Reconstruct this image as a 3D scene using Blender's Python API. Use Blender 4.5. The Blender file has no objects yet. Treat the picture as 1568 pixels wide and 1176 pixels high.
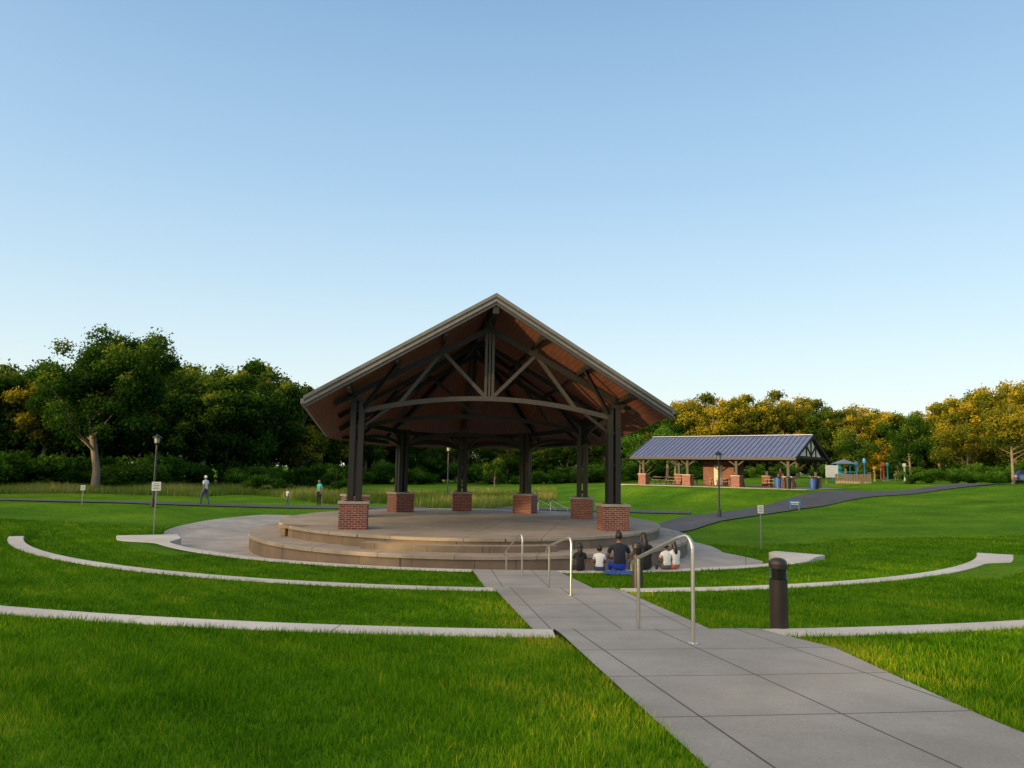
import bpy, math, random
import numpy as np
from mathutils import Vector, Matrix, Quaternion
random.seed(4); rng=np.random.default_rng(4)
S=bpy.context.scene; COL=S.collection
# ------------------------------------------------------------ helpers
def br(px): return (px-784)/1150.0          # bearing (x/y) from an image pixel column, used to place objects
def new_mat(name):
    m=bpy.data.materials.new(name); m.use_nodes=True
    nt=m.node_tree; b=nt.nodes['Principled BSDF']; return m,nt,b
def N(nt,t,**k):
    n=nt.nodes.new(t)
    for a,v in k.items(): setattr(n,a,v)
    return n
def ramp(nt,src,stops):
    r=N(nt,'ShaderNodeValToRGB'); e=r.color_ramp.elements
    e[0].position=stops[0][0]; e[0].color=(*stops[0][1],1)
    e[1].position=stops[-1][0]; e[1].color=(*stops[-1][1],1)
    for p,c in stops[1:-1]:
        x=e.new(p); x.color=(*c,1)
    nt.links.new(src,r.inputs[0]); return r.outputs[0]
def pos(nt,obj=False):
    if obj: return N(nt,'ShaderNodeTexCoord').outputs['Object']
    return N(nt,'ShaderNodeNewGeometry').outputs['Position']
def noise(nt,vec,scale,detail=4,rough=.6):
    n=N(nt,'ShaderNodeTexNoise'); n.inputs['Scale'].default_value=scale
    n.inputs['Detail'].default_value=detail; n.inputs['Roughness'].default_value=rough
    nt.links.new(vec,n.inputs['Vector']); return n.outputs['Fac']
def mixc(nt,f,a,b,mode='MIX'):
    m=N(nt,'ShaderNodeMix',data_type='RGBA',blend_type=mode)
    for i,v in ((0,f),(6,a),(7,b)):
        if hasattr(v,'links') : nt.links.new(v,m.inputs[i])
        elif i==0: m.inputs[0].default_value=v
        else: m.inputs[i].default_value=(*v,1)
    return m.outputs[2]
def math_(nt,op,a,b=None,c=None):
    m=N(nt,'ShaderNodeMath',operation=op)
    for i,v in enumerate((a,b,c)):
        if v is None: continue
        if hasattr(v,'links'): nt.links.new(v,m.inputs[i])
        else: m.inputs[i].default_value=v
    return m.outputs[0]
def bump(nt,b,h,s,d=.02):
    bp=N(nt,'ShaderNodeBump'); bp.inputs['Strength'].default_value=s; bp.inputs['Distance'].default_value=d
    nt.links.new(h,bp.inputs['Height']); nt.links.new(bp.outputs[0],b.inputs['Normal'])
def plain(name,c,rough=.6,metal=0,var=.18,scale=6):
    m,nt,b=new_mat(name); p=pos(nt,True)
    f=noise(nt,p,scale,5)
    col=ramp(nt,f,[(.3,tuple(x*(1-var) for x in c)),(.7,tuple(min(1,x*(1+var)) for x in c))])
    nt.links.new(col,b.inputs['Base Color']); b.inputs['Roughness'].default_value=rough
    b.inputs['Metallic'].default_value=metal; return m

class MB:
    def __init__(s,name,mats,parent=None,loc=(0,0,0),rot=0):
        s.n=name; s.v=[]; s.f=[]; s.mi=[]; s.mats=mats; s.parent=parent; s.loc=loc; s.rot=rot; s.sm=[]
    def add(s,vs,fs,mi=0,smooth=False):
        o=len(s.v); s.v+= [tuple(v) for v in vs]
        for f in fs: s.f.append(tuple(i+o for i in f)); s.mi.append(mi); s.sm.append(smooth)
    def box(s,c,d,mi=0,rot=0,taper=1):
        cx,cy,cz=c; x,y,z=d[0]/2,d[1]/2,d[2]/2; cr,sr=math.cos(rot),math.sin(rot); vs=[]
        for k in (-1,1):
            t=taper if k>0 else 1
            for i,j in ((-1,-1),(1,-1),(1,1),(-1,1)):
                a,b=i*x*t,j*y*t; vs.append((cx+a*cr-b*sr,cy+a*sr+b*cr,cz+k*z))
        s.add(vs,[(3,2,1,0),(4,5,6,7),(0,1,5,4),(1,2,6,5),(2,3,7,6),(3,0,4,7)],mi)
    def beam(s,p,q,w,h,mi=0,up=(0,0,1)):
        p=Vector(p);q=Vector(q);d=(q-p).normalized();u=Vector(up)
        if abs(d.dot(u))>.98: u=Vector((0,1,0))
        r=d.cross(u).normalized(); u=r.cross(d).normalized(); vs=[]
        for e in (p,q):
            for i,j in ((-1,-1),(1,-1),(1,1),(-1,1)): vs.append(e+r*(i*w/2)+u*(j*h/2))
        s.add(vs,[(0,1,2,3),(7,6,5,4),(0,4,5,1),(1,5,6,2),(2,6,7,3),(3,7,4,0)],mi)
    def tube(s,pts,rs,n=8,mi=0,smooth=True):
        pts=[Vector(p) for p in pts]
        if not hasattr(rs,'__len__'): rs=[rs]*len(pts)
        vs=[]; fs=[]; ref=Vector((.13,.99,.05)) 
        for k,p in enumerate(pts):
            d=(pts[min(k+1,len(pts)-1)]-pts[max(k-1,0)]).normalized()
            rf=ref if abs(d.dot(ref))<.95 else Vector((1,0,0))
            a=d.cross(rf).normalized(); b=d.cross(a)
            for i in range(n):
                t=2*math.pi*i/n; vs.append(p+(a*math.cos(t)+b*math.sin(t))*rs[k])
        for k in range(len(pts)-1):
            for i in range(n):
                j=(i+1)%n; fs.append((k*n+i,k*n+j,(k+1)*n+j,(k+1)*n+i))
        s.add(vs,fs,mi,smooth)
        s.add(vs[:n],[tuple(range(n))],mi); s.add(vs[-n:],[tuple(range(n-1,-1,-1))],mi)
    def ell(s,c,r,mi=0,nu=12,nv=8,f=None):
        vs=[];fs=[]
        for j in range(nv+1):
            th=math.pi*j/nv
            for i in range(nu):
                ph=2*math.pi*i/nu; v=Vector((math.sin(th)*math.cos(ph),math.sin(th)*math.sin(ph),math.cos(th)))
                if f: v=f(v)
                vs.append((c[0]+v.x*r[0],c[1]+v.y*r[1],c[2]+v.z*r[2]))
        for j in range(nv):
            for i in range(nu):
                k=(i+1)%nu; fs.append((j*nu+i,(j+1)*nu+i,(j+1)*nu+k,j*nu+k))
        s.add(vs,fs,mi,True)
    def make(s,bevel=0):
        me=bpy.data.meshes.new(s.n); me.from_pydata(s.v,[],s.f)
        for m in s.mats: me.materials.append(m)
        me.polygons.foreach_set('material_index',s.mi); me.polygons.foreach_set('use_smooth',s.sm)
        me.update(); o=bpy.data.objects.new(s.n,me); COL.objects.link(o)
        o.location=s.loc; o.rotation_euler=(0,0,s.rot)
        if s.parent: o.parent=s.parent
        if bevel:
            b=o.modifiers.new('b','BEVEL'); b.width=bevel; b.segments=2; b.limit_method='ANGLE'
        return o
def empty(name,loc=(0,0,0),rot=0):
    e=bpy.data.objects.new(name,None); COL.objects.link(e); e.location=loc; e.rotation_euler=(0,0,rot); e.empty_display_size=.2; return e
def np_mesh(name,V,F,mats,attr=None,smooth=False):
    me=bpy.data.meshes.new(name); V=np.ascontiguousarray(V,dtype=np.float32); F=np.asarray(F,dtype=np.int32)
    me.vertices.add(len(V)); me.vertices.foreach_set('co',V.ravel())
    me.loops.add(F.size); me.loops.foreach_set('vertex_index',F.ravel())
    me.polygons.add(len(F)); me.polygons.foreach_set('loop_start',np.arange(0,F.size,F.shape[1],dtype=np.int32))
    for m in mats: me.materials.append(m)
    if attr is not None:
        a=me.attributes.new('shade','FLOAT','POINT'); a.data.foreach_set('value',np.asarray(attr,dtype=np.float32))
    me.update(calc_edges=True); me.validate()
    if smooth: me.polygons.foreach_set('use_smooth',np.ones(len(F),dtype=bool))
    return me
# ------------------------------------------------------------ terrain
CX,CY=-.3,36.0
Z3=-1.18
def sst(a,b,x):
    t=np.clip((x-a)/(b-a),0,1); return t*t*(3-2*t)
def rp(x,y):
    x=np.asarray(x,float); y=np.asarray(y,float)
    return np.hypot(x-CX,y-CY), np.degrees(np.arctan2(x-CX,-(y-CY)))
PR=[0,14.75,14.78,15.17,15.2,19.05,19.08,19.47,19.5,25.75,25.78,26.17,26.2,33,70,1000]
PZ=[-1.6,-1.6,-1.3,-1.3,-1.20,-1.22,-1.1,-1.1,-1.02,-.8,-.6,-.6,-.52,0,.1,.1]
def zt(x,y):
    r,ph=rp(x,y); ph=np.abs(ph)
    zs=np.interp(r,PR,PZ)
    rise=np.clip(.05*(np.asarray(x,float)-3),0,1.9)*sst(20,55,r)
    zo=np.interp(r,[0,11.5,15.2,26,1000],[-1.6,-1.6,-1.24,-.9,-.9])+rise
    w=np.where(r<15,sst(70,92,ph),sst(58,82,ph)); w=np.maximum(w,sst(80,200,r))
    und=.06*np.sin(x*.21+1)*np.cos(y*.17)*sst(24,40,r)
    z=zs*(1-w)+zo*w+und
    # level pad for the picnic shelter
    ds=np.hypot((np.asarray(x,float)-21.5),(np.asarray(y,float)-71)); k=1-sst(10,17,ds)
    return z*(1-k)+.26*k
def Z(x,y): return float(zt(x,y))
def on_ground(px,D,dz=0):
    x=br(px)*D; return (x,D,Z(x,D)+dz)
WL=([-20,4.2,6.5,9.7,16.4,21.3],[2.0,1.2,.98,.68,-.27,-1.05])
WR=([-20,4.4,5.8,8.9,10.1,16.4,21.3],[4.55,3.56,3.54,3.76,3.45,2.5,1.3])
def walk_lr(y): return np.interp(y,*WL),np.interp(y,*WR)
plaza_ctrl=([-180,-150,-117,-90,-72,-45,0,38,42,50,60,83,126,150,180],[9.9,10.8,15.4,14.9,14.75,14.76,14.76,14.76,13.2,12.5,10.3,8.8,9.6,9.6,9.9])
def plaza_r(ph): return np.interp(ph,*plaza_ctrl)
def mk(R,Wd,wing=None):
    def inn(a): return R-Wd-(0 if wing is None or not wing[0] else wing[0]*float(sst(wing[2],wing[3],abs(a))))
    def out(a): return R+(0 if wing is None else wing[1]*float(sst(wing[2],wing[3],abs(a))))
    return inn,out
curbs=[(-.5,-42,2.0,*mk(26.2,.45)),(-.5,8.0,44,*mk(26.2,.45)),
       (-1.0,-60,.1,*mk(19.5,.45)),(-1.0,8.4,60,*mk(19.5,.45,(0,1.3,49,55))),
       (Z3,-65,-2.7,*mk(15.2,.45,(.7,1.0,52,59))),(Z3,6.3,50,*mk(15.2,.45,(1.8,-.5,38,48)))]
def curb_mask(x,y):
    r,ph=rp(x,y); m=np.zeros(r.shape,bool)
    for z,a0,a1,fi,fo in curbs:
        R=fo(0)
        m|=(ph>a0)&(ph<a1)&(r>fi(0)-.02)&(r<R+.02)
        if R<20:
            far=np.abs(ph)>38
            m|=far&(ph>a0)&(ph<a1)&(r>fi(70))&(r<fo(70)+.02)
    return m
def nograss(x,y):
    r,ph=rp(x,y); l,R=walk_lr(y)
    return ((x>l)&(x<R)&(y<22))|(r<plaza_r(ph)+.03)|curb_mask(x,y)

def grass_ground():
    m,nt,b=new_mat('grass_ground_mat'); p=pos(nt)
    f1=noise(nt,p,.22,5,.65); f2=noise(nt,p,5,6,.75); f3=noise(nt,p,50,3,.7)
    c=ramp(nt,f1,[(.32,(.058,.165,.004)),(.5,(.095,.235,.006)),(.68,(.16,.30,.010))])
    d=ramp(nt,f2,[(.3,(.45,.48,.45)),(.7,(1.3,1.25,1.15))])
    c=mixc(nt,1.0,c,d,'MULTIPLY'); e=ramp(nt,f3,[(.3,(.5,.5,.45)),(.7,(1.25,1.25,1.2))]); c=mixc(nt,.85,c,e,'MULTIPLY')
    nt.links.new(c,b.inputs['Base Color']); b.inputs['Roughness'].default_value=.95; b.inputs['Specular IOR Level'].default_value=.05
    bump(nt,b,f3,.8,.04); return m
M_ground=grass_ground()
rad=[0]+list(np.arange(.8,14.4,.8))+[14.5]+[v for v in PR[1:13]]+list(np.arange(15.7,19,.55))+list(np.arange(20,25.6,.55))+list(np.arange(26.8,46,.8))
r_=46
while r_<1500: rad.append(r_); r_*=1.06
rad=sorted(set(round(float(v),3) for v in rad)); NA=480
A=np.radians(np.arange(NA)*360/NA); RR,AA=np.meshgrid(rad[1:],A,indexing='ij')
X=CX+RR*np.sin(AA); Y=CY-RR*np.cos(AA); V=np.stack([X,Y,zt(X,Y)],-1).reshape(-1,3)
nr=len(rad)-1; i=np.arange(nr-1)[:,None]; j=np.arange(NA)[None,:]; k=(j+1)%NA
F=np.stack([i*NA+j,i*NA+k,(i+1)*NA+k,(i+1)*NA+j],-1).reshape(-1,4)[:,::-1]
gm=np_mesh('ground',V,F,[M_ground],smooth=True); g=bpy.data.objects.new('ground',gm); COL.objects.link(g)

def concrete(name,c,joint=None,rough=.85,stain=.25):
    m,nt,b=new_mat(name); p=pos(nt)
    f=noise(nt,p,1.1,6,.65); f2=noise(nt,p,45,4,.7); f3=noise(nt,p,.35,3,.5)
    col=ramp(nt,f,[(.3,tuple(v*(1-stain) for v in c)),(.7,tuple(v*(1+stain*.6) for v in c))])
    sp=ramp(nt,f2,[(.3,(.8,.8,.8)),(.7,(1.1,1.1,1.1))]); col=mixc(nt,1,col,sp,'MULTIPLY')
    col=mixc(nt,1,col,ramp(nt,f3,[(.35,(.88,.87,.85)),(.65,(1.06,1.06,1.06))]),'MULTIPLY')
    h=f2
    if joint:
        mp=N(nt,'ShaderNodeMapping'); mp.inputs['Rotation'].default_value=(0,0,joint[1]); mp.inputs['Location'].default_value=joint[2]
        nt.links.new(p,mp.inputs[0]); s=N(nt,'ShaderNodeSeparateXYZ'); nt.links.new(mp.outputs[0],s.inputs[0])
        ls=[]
        for o,sz in ((0,joint[0][0]),(1,joint[0][1])):
            a=math_(nt,'PINGPONG',s.outputs[o],sz/2); ls.append(math_(nt,'LESS_THAN',a,.009))
        l=math_(nt,'MAXIMUM',ls[0],ls[1]); col=mixc(nt,l,col,(.06,.055,.048))
        h=math_(nt,'SUBTRACT',f2,math_(nt,'MULTIPLY',l,3))
    nt.links.new(col,b.inputs['Base Color']); b.inputs['Roughness'].default_value=rough
    bump(nt,b,h,.35,.01); return m
M_walk=concrete('walk_concrete',(.31,.295,.265),((1.1,1.45),math.radians(-7),(.1,.3,0)),stain=.18)
M_plaza=concrete('plaza_concrete',(.37,.345,.305),((3,3),.3,(0,0,0)))
M_curb=concrete('seat_concrete',(.56,.535,.485),stain=.12)
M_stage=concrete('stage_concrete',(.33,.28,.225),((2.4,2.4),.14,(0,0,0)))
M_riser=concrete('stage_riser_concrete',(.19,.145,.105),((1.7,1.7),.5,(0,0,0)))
M_asph=concrete('asphalt',(.07,.073,.082),rough=.9)
WRr=[0,14.4,14.42,14.75,14.77,18.7,18.72,19.05,19.07,25.4,25.42,25.75,25.77,33,70]
WRz=[-1.588,-1.588,-1.38,-1.38,-1.17,-1.195,-1.09,-1.09,-.985,-.785,-.64,-.64,-.485,.014,.114]
ys=np.arange(-20,22.4,.05); t=np.linspace(0,1,10); L_,R_=walk_lr(ys)
for _ in range(8):
    L_[1:-1]=(L_[:-2]+L_[1:-1]*2+L_[2:])/4; R_[1:-1]=(R_[:-2]+R_[1:-1]*2+R_[2:])/4
X=L_[:,None]+(R_-L_)[:,None]*t; Y=np.repeat(ys[:,None],10,1); r,_=rp(X,Y); Zw=np.interp(r,WRr,WRz)
V=np.stack([X,Y,Zw],-1).reshape(-1,3); i=np.arange(len(ys)-1)[:,None]; j=np.arange(9)[None,:]
F=np.stack([i*10+j,i*10+j+1,(i+1)*10+j+1,(i+1)*10+j],-1).reshape(-1,4)
o=bpy.data.objects.new('walkway',np_mesh('walkway',V,F,[M_walk])); COL.objects.link(o)
ph=np.arange(-180,180,2.); fr=np.linspace(.02,1,30); PHg,FR=np.meshgrid(ph,fr,indexing='ij'); Rp=plaza_r(PHg)*FR
X=CX+Rp*np.sin(np.radians(PHg)); Y=CY-Rp*np.cos(np.radians(PHg)); Zp=zt(X,Y)+.02
Zp=np.where(np.abs(PHg)<70,-1.594,Zp)
V=np.stack([X,Y,Zp],-1).reshape(-1,3); n1,n2=PHg.shape; i=np.arange(n1)[:,None]; j=np.arange(n2-1)[None,:]
F=np.stack([i*n2+j,i*n2+j+1,((i+1)%n1)*n2+j+1,((i+1)%n1)*n2+j],-1).reshape(-1,4)
o=bpy.data.objects.new('plaza_pavement',np_mesh('plaza_pavement',V,F,[M_plaza])); COL.objects.link(o)
for z,a0,a1,fi,fo in curbs:
    mb=MB('concrete_seat_wall',[M_curb]); R0=fo(0); seg=math.degrees(3.05/R0)
    nseg=max(1,round((a1-a0)/seg)); st=(a1-a0)/nseg
    for q in range(nseg):
        s0=a0+q*st+(.02 if q else 0); s1=a0+(q+1)*st-.02; vs=[];m=8
        for kk in range(m+1):
            ag=s0+(s1-s0)*kk/m; ar=math.radians(ag)
            for rr,zz in ((fi(ag),z-.75),(fi(ag),z-.02),(fi(ag)+.02,z),(fo(ag)-.012,z),(fo(ag),z-.012),(fo(ag),z-.75)):
                vs.append((CX+rr*math.sin(ar),CY-rr*math.cos(ar),zz))
        fs=[]
        for kk in range(m):
            for e in range(6):
                e2=(e+1)%6; fs.append((kk*6+e,kk*6+e2,(kk+1)*6+e2,(kk+1)*6+e))
        fs.append(tuple(range(5,-1,-1))); fs.append(tuple(m*6+e for e in range(6)))
        mb.add(vs,fs)
    mb.make()
def ribbon(name,pts,w,mat,dz=.03):
    P=[];
    for (x0,y0),(x1,y1) in zip(pts[:-1],pts[1:]):
        n=max(2,int(math.hypot(x1-x0,y1-y0)/.7))
        for q in range(n): P.append((x0+(x1-x0)*q/n,y0+(y1-y0)*q/n))
    P.append(pts[-1]); P=np.array(P)
    for _ in range(12): P[1:-1]=(P[:-2]+2*P[1:-1]+P[2:])/4
    d=np.gradient(P,axis=0); d/=np.linalg.norm(d,axis=1)[:,None]; nrm=np.stack([-d[:,1],d[:,0]],1)
    vs=[];K=5
    for q in range(len(P)):
        for e in range(K):
            a=P[q]+nrm[q]*w*(e/(K-1)-.5); vs.append((a[0],a[1],Z(a[0],a[1])+dz))
    fs=[(q*K+e,(q+1)*K+e,(q+1)*K+e+1,q*K+e+1) for q in range(len(P)-1) for e in range(K-1)]
    mb=MB(name,[mat]); mb.add(vs,fs,0,True); mb.make()
ribbon('asphalt_path',[(6.2,39),(9.5,43.5),(14,48.5),(20,54.5),(27,60),(36,65),(50,70)],3.0,M_asph,.06)
ribbon('asphalt_path',[(-75,52),(-45,50),(-25,47),(-14,49),(0,54),(12,50.5)],2.0,M_asph,.06)
# stage
SX,SY=-1.6,33.0
def brick_mat(name,sc=1.0,c1=(.17,.032,.022),c2=(.25,.058,.036),mo=(.34,.30,.26)):
    m,nt,b=new_mat(name); p=pos(nt,True); s=N(nt,'ShaderNodeSeparateXYZ'); nt.links.new(p,s.inputs[0])
    u=math_(nt,'ADD',s.outputs[0],s.outputs[1])
    c=N(nt,'ShaderNodeCombineXYZ'); nt.links.new(u,c.inputs[0]); nt.links.new(s.outputs[2],c.inputs[1])
    t=N(nt,'ShaderNodeTexBrick'); nt.links.new(c.outputs[0],t.inputs['Vector'])
    t.inputs['Color1'].default_value=(*c1,1); t.inputs['Color2'].default_value=(*c2,1); t.inputs['Mortar'].default_value=(*mo,1)
    t.inputs['Scale'].default_value=1; t.inputs['Mortar Size'].default_value=.007*sc; t.inputs['Brick Width'].default_value=.21*sc; t.inputs['Row Height'].default_value=.075*sc
    f=noise(nt,p,5,4); col=mixc(nt,1,t.outputs['Color'],ramp(nt,f,[(.3,(.75,.75,.75)),(.7,(1.15,1.15,1.15))]),'MULTIPLY')
    nt.links.new(col,b.inputs['Base Color']); b.inputs['Roughness'].default_value=.9; return m
M_brick=brick_mat('brick',c1=(.13,.026,.018),c2=(.20,.046,.030))
st=MB('concrete_stage',[M_stage,M_riser],loc=(SX,SY,0))
def disc(mb,R,z0,z1,mt,mw,cap=.1,n=140,ex=1.12):
    rings=[(R,z0),(R,z1-cap),(R+.05,z1-cap),(R+.05,z1-.015),(R+.035,z1)]; vs=[]
    for rr,zz in rings:
        for i in range(n):
            t=2*math.pi*i/n; vs.append((rr*math.cos(t),rr*math.sin(t)*ex,zz))
    for q in range(4):
        mi=mw if q==0 else mt
        mb.add(vs,[(q*n+i,q*n+(i+1)%n,(q+1)*n+(i+1)%n,(q+1)*n+i) for i in range(n)],mi)
    mb.add(vs[-n:],[tuple(range(n))],mt)
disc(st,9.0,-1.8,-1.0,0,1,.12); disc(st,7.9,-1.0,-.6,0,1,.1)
vs=[];n=24
for q in range(n+1):
    t=math.radians(-112+44*q/n)
    for rr,zz in ((8.35,-1.0),(8.35,-.8),(7.8,-.8)): vs.append((rr*math.cos(t),rr*math.sin(t)*1.12,zz))
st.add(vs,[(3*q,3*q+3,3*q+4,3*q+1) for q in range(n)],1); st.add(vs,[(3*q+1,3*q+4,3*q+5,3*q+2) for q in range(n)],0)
st.add(vs,[(0,1,2),(3*n+2,3*n+1,3*n)],1)
st.make()
sb=MB('concrete_bench',[M_riser],loc=(-7.9,28.0,-.99),rot=-.5)
sb.box((0,0,.34),(1.1,.5,.12)); sb.box((-.35,0,.14),(.22,.42,.28)); sb.box((.35,0,.14),(.22,.42,.28)); sb.make(.015)

# ------------------------------------------------------------ pavilion
M_steel=plain('dark_steel',(.009,.0075,.007),.55); M_steel2=plain('grey_truss_steel',(.032,.029,.028),.5)
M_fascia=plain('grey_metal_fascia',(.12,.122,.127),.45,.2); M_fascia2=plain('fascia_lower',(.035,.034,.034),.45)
M_cap=concrete('cap_stone',(.38,.33,.28))
def planks(name,c):
    m,nt,b=new_mat(name); p=pos(nt,True); s=N(nt,'ShaderNodeSeparateXYZ'); nt.links.new(p,s.inputs[0])
    a=math_(nt,'ABSOLUTE',s.outputs[0]); pp=math_(nt,'PINGPONG',a,.075); l=math_(nt,'LESS_THAN',pp,.008)
    mp=N(nt,'ShaderNodeMapping'); mp.inputs['Scale'].default_value=(7,.35,.1); nt.links.new(p,mp.inputs[0])
    f=noise(nt,mp.outputs[0],2,5,.7); col=ramp(nt,f,[(.3,tuple(v*.6 for v in c)),(.7,tuple(v*1.3 for v in c))])
    col=mixc(nt,l,col,tuple(v*.25 for v in c)); nt.links.new(col,b.inputs['Base Color']); b.inputs['Roughness'].default_value=.7; return m
M_deck=planks('roof_deck_wood',(.135,.043,.021))
pav=empty('pavilion',(-.6,26,0),math.radians(8)); 
zr=7.7
def roofz(u,v):
    ze=3.86+(3.1-3.86)*min(v,9.5)/9.5; ue=6.42+.1*min(v,9.5)/9.5
    return zr-(zr-ze)*abs(u)/ue
rv=[(0,0,zr),(0,8,zr),(-6.42,0,3.88),(6.36,0,3.82),(-6.5,9.5,3.1),(6.45,9.5,3.1),(-4.2,14.2,2.95),(4.2,14.2,2.95),(0,15.8,2.95)]
rf=[(0,2,4,1),(0,1,5,3),(1,4,6),(1,7,5),(1,6,8),(1,8,7)]
rb=MB('roof',[M_fascia,M_deck],pav)
rb.add(rv,[tuple(reversed(f)) for f in rf],0); rb.add([(x,y+(.02 if y==0 else 0),z-.26) for x,y,z in rv],rf,1)
edge=[2,4,6,8,7,5,3]
for a,b_ in zip(edge[:-1],edge[1:]):
    p,q=rv[a],rv[b_]; rb.add([p,q,(q[0],q[1],q[2]-.26),(p[0],p[1],p[2]-.26)],[(0,1,2,3)],0)
rb.make()
fb=MB('fascia_boards',[M_fascia,M_fascia2],pav)
for sg in (-1,1):
    p=Vector((0,-.06,zr)); q=Vector((sg*6.45,-.06,3.86 if sg<0 else 3.79))
    def band(p,q,o,h,d,mi):
        vs=[]
        for e in (p,q):
            for dy in (0,d): 
                for dz in (o,o-h): vs.append((e.x,e.y+dy,e.z+dz))
        fb.add(vs,[(0,1,5,4),(2,6,7,3),(0,4,6,2),(1,3,7,5),(4,5,7,6),(0,2,3,1)],mi)
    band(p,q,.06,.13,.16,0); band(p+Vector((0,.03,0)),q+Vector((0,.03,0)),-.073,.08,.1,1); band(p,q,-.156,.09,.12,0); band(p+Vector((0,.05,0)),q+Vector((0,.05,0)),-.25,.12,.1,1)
    fb.beam((sg*6.48,-.05,3.74),(sg*6.58,9.5,3.0),.12,.16,0)
fb.make()
sf=MB('steel_frame',[M_steel,M_steel2],pav)
cols={'FL':(-4.75,1.8),'FR':(4.75,1.8),'ML':(-5.15,8.4),'MR':(5.15,8.4),'BL':(-3.15,12.2),'BR':(3.1,12.2),'BC':(0,13.8)}
tops={'FL':3.95,'FR':3.95,'ML':3.55,'MR':3.55,'BL':3.35,'BR':3.35,'BC':3.25}
prot={'FL':0,'FR':0,'ML':.3,'MR':-.3,'BL':.5,'BR':-.5,'BC':0}
FLR=-.6
for k_,(u,v) in cols.items():
    pm=MB('brick_pier',[M_brick,M_cap],pav,loc=(u,v,FLR),rot=prot[k_])
    pm.box((0,0,.44),(.98,.98,.88),0); pm.box((0,0,.92),(1.08,1.08,.09),1); pm.make(.012)
    c,s_=math.cos(prot[k_]),math.sin(prot[k_])
    for dx in (-.145,.145):
        for dy in (-.13,.13):
            sf.box((u+dx*c-dy*s_,v+dx*s_+dy*c,(FLR+.96+tops[k_])/2),(.20,.18,tops[k_]-FLR-.96),0,prot[k_])
    for zz in (.6,1.8,3.0): sf.box((u,v,zz),(.3,.2,.12),0,prot[k_])
    sf.box((u,v,tops[k_]+.04),(.75,.5,.12),0,prot[k_]); sf.box((u,v,FLR+.975),(.66,.5,.03),0,prot[k_])
def arch(a,b,rise,za,zb,w=.14,h=.18,mi=0,n=14):
    P=[]
    for i in range(n+1):
        t=i/n; P.append((a[0]+(b[0]-a[0])*t,a[1]+(b[1]-a[1])*t,za+(zb-za)*t+rise*(1-(2*t-1)**2)))
    for p,q in zip(P[:-1],P[1:]): sf.beam(p,q,w,h,mi)
F0,F1=cols['FL'],cols['FR']
arch(F0,F1,.62,3.55,3.55,.16,.17,1)
def bz(u): return 3.55+.62*(1-(u/4.75)**2)
def tz(u): return roofz(0,1.8)-.9+(roofz(5.6,1.8)-.42-roofz(0,1.8)+.9)*u/5.6
for sg in (-1,1):
    sf.beam((sg*5.6,1.8,roofz(5.6,1.8)-.42),(0,1.8,roofz(0,1.8)-.9),.16,.2,0)
    sf.beam((sg*.08,1.8,bz(0)),(sg*1.75,1.8,tz(1.75)),.12,.13,1)
    sf.beam((sg*3.3,1.8,bz(3.3)),(sg*1.75,1.8,tz(1.75)),.12,.13,1)
    sf.beam((sg*1.75,1.8,tz(1.75)),(sg*1.75,1.8,roofz(1.75,1.8)-.3),.12,.12,0)
    sf.beam((sg*4.6,1.8,3.0),(sg*3.6,1.8,3.75),.1,.1,0)
    sf.beam((sg*.13,1.8,bz(0)),(sg*.13,1.8,roofz(0,1.8)-.35),.1,.1,1)
    sf.beam((sg*5.9,8.0,roofz(5.9,8)-.45),(0,8.0,zr-1.0),.16,.2,0)
    sf.beam((sg*.1,8,4.1),(sg*2,8,5.7),.12,.12,0); sf.beam((sg*3.4,8,3.8),(sg*2,8,5.7),.12,.12,0)
    sf.beam((sg*5.7,4.9,roofz(5.7,4.9)-.42),(0,4.9,zr-.9),.14,.18,0)
    for u in (1.75,3.4,5.0):
        sf.beam((sg*u,.1,roofz(u,.1)-.36),(sg*u,8.8,roofz(u,8.8)-.36),.14,.2,0)
    for cn,u2,v2 in ((('FL','FR')[sg>0],3.3,.6),(('FL','FR')[sg>0],5.0,3.8),(('ML','MR')[sg>0],5.0,6.2),(('ML','MR')[sg>0],3.4,7.6)):
        c0=cols[cn]; sf.beam((c0[0],c0[1],tops[cn]-.5),(sg*u2,v2,roofz(u2,v2)-.4),.1,.12,0)
sf.beam((0,1.8,4.15),(0,1.8,roofz(0,0)-.8),.07,.12,1)
sf.beam((0,.05,zr-.48),(0,8.4,zr-.48),.22,.36,0)
sf.beam((0,8,4.1),(0,8,zr-.4),.14,.14,0)
arch(cols['ML'],cols['MR'],.6,3.35,3.35)
for a,b_ in (('FL','ML'),('ML','BL'),('BL','BC'),('BC','BR'),('BR','MR'),('MR','FR')):
    ri={'FL':.5,'MR':.5}.get(a,.3)
    arch(cols[a],cols[b_],ri,tops[a]-.75,tops[b_]-.75,.12,.16)
    sf.beam((*cols[a],tops[a]-.05),(*cols[b_],tops[b_]-.05),.16,.22)
    ma=((cols[a][0]+cols[b_][0])/2,(cols[a][1]+cols[b_][1])/2)
    for cc in (a,b_):
        sf.beam((*cols[cc],tops[cc]-.75),((ma[0]+cols[cc][0])/2,(ma[1]+cols[cc][1])/2,(tops[a]+tops[b_])/2-.1),.1,.1)
arch(cols['BL'],cols['BR'],.55,2.75,2.75,.14,.2)
for c_ in ('ML','MR','BL','BR','BC'):
    u,v=cols[c_]; 
    sf.beam((0,8,zr-.5),(u*1.25,8+(v-8)*1.25,tops[c_]-.25),.16,.24)
for u1,v1,u2,v2 in ((-5.9,10.2,-3.9,13.6),(5.9,10.2,3.9,13.6),(-3.7,13.9,0,15.2),(3.7,13.9,0,15.2)):
    sf.beam((u1,v1,2.95),(u2,v2,2.85),.12,.2)
sf.make()

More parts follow.
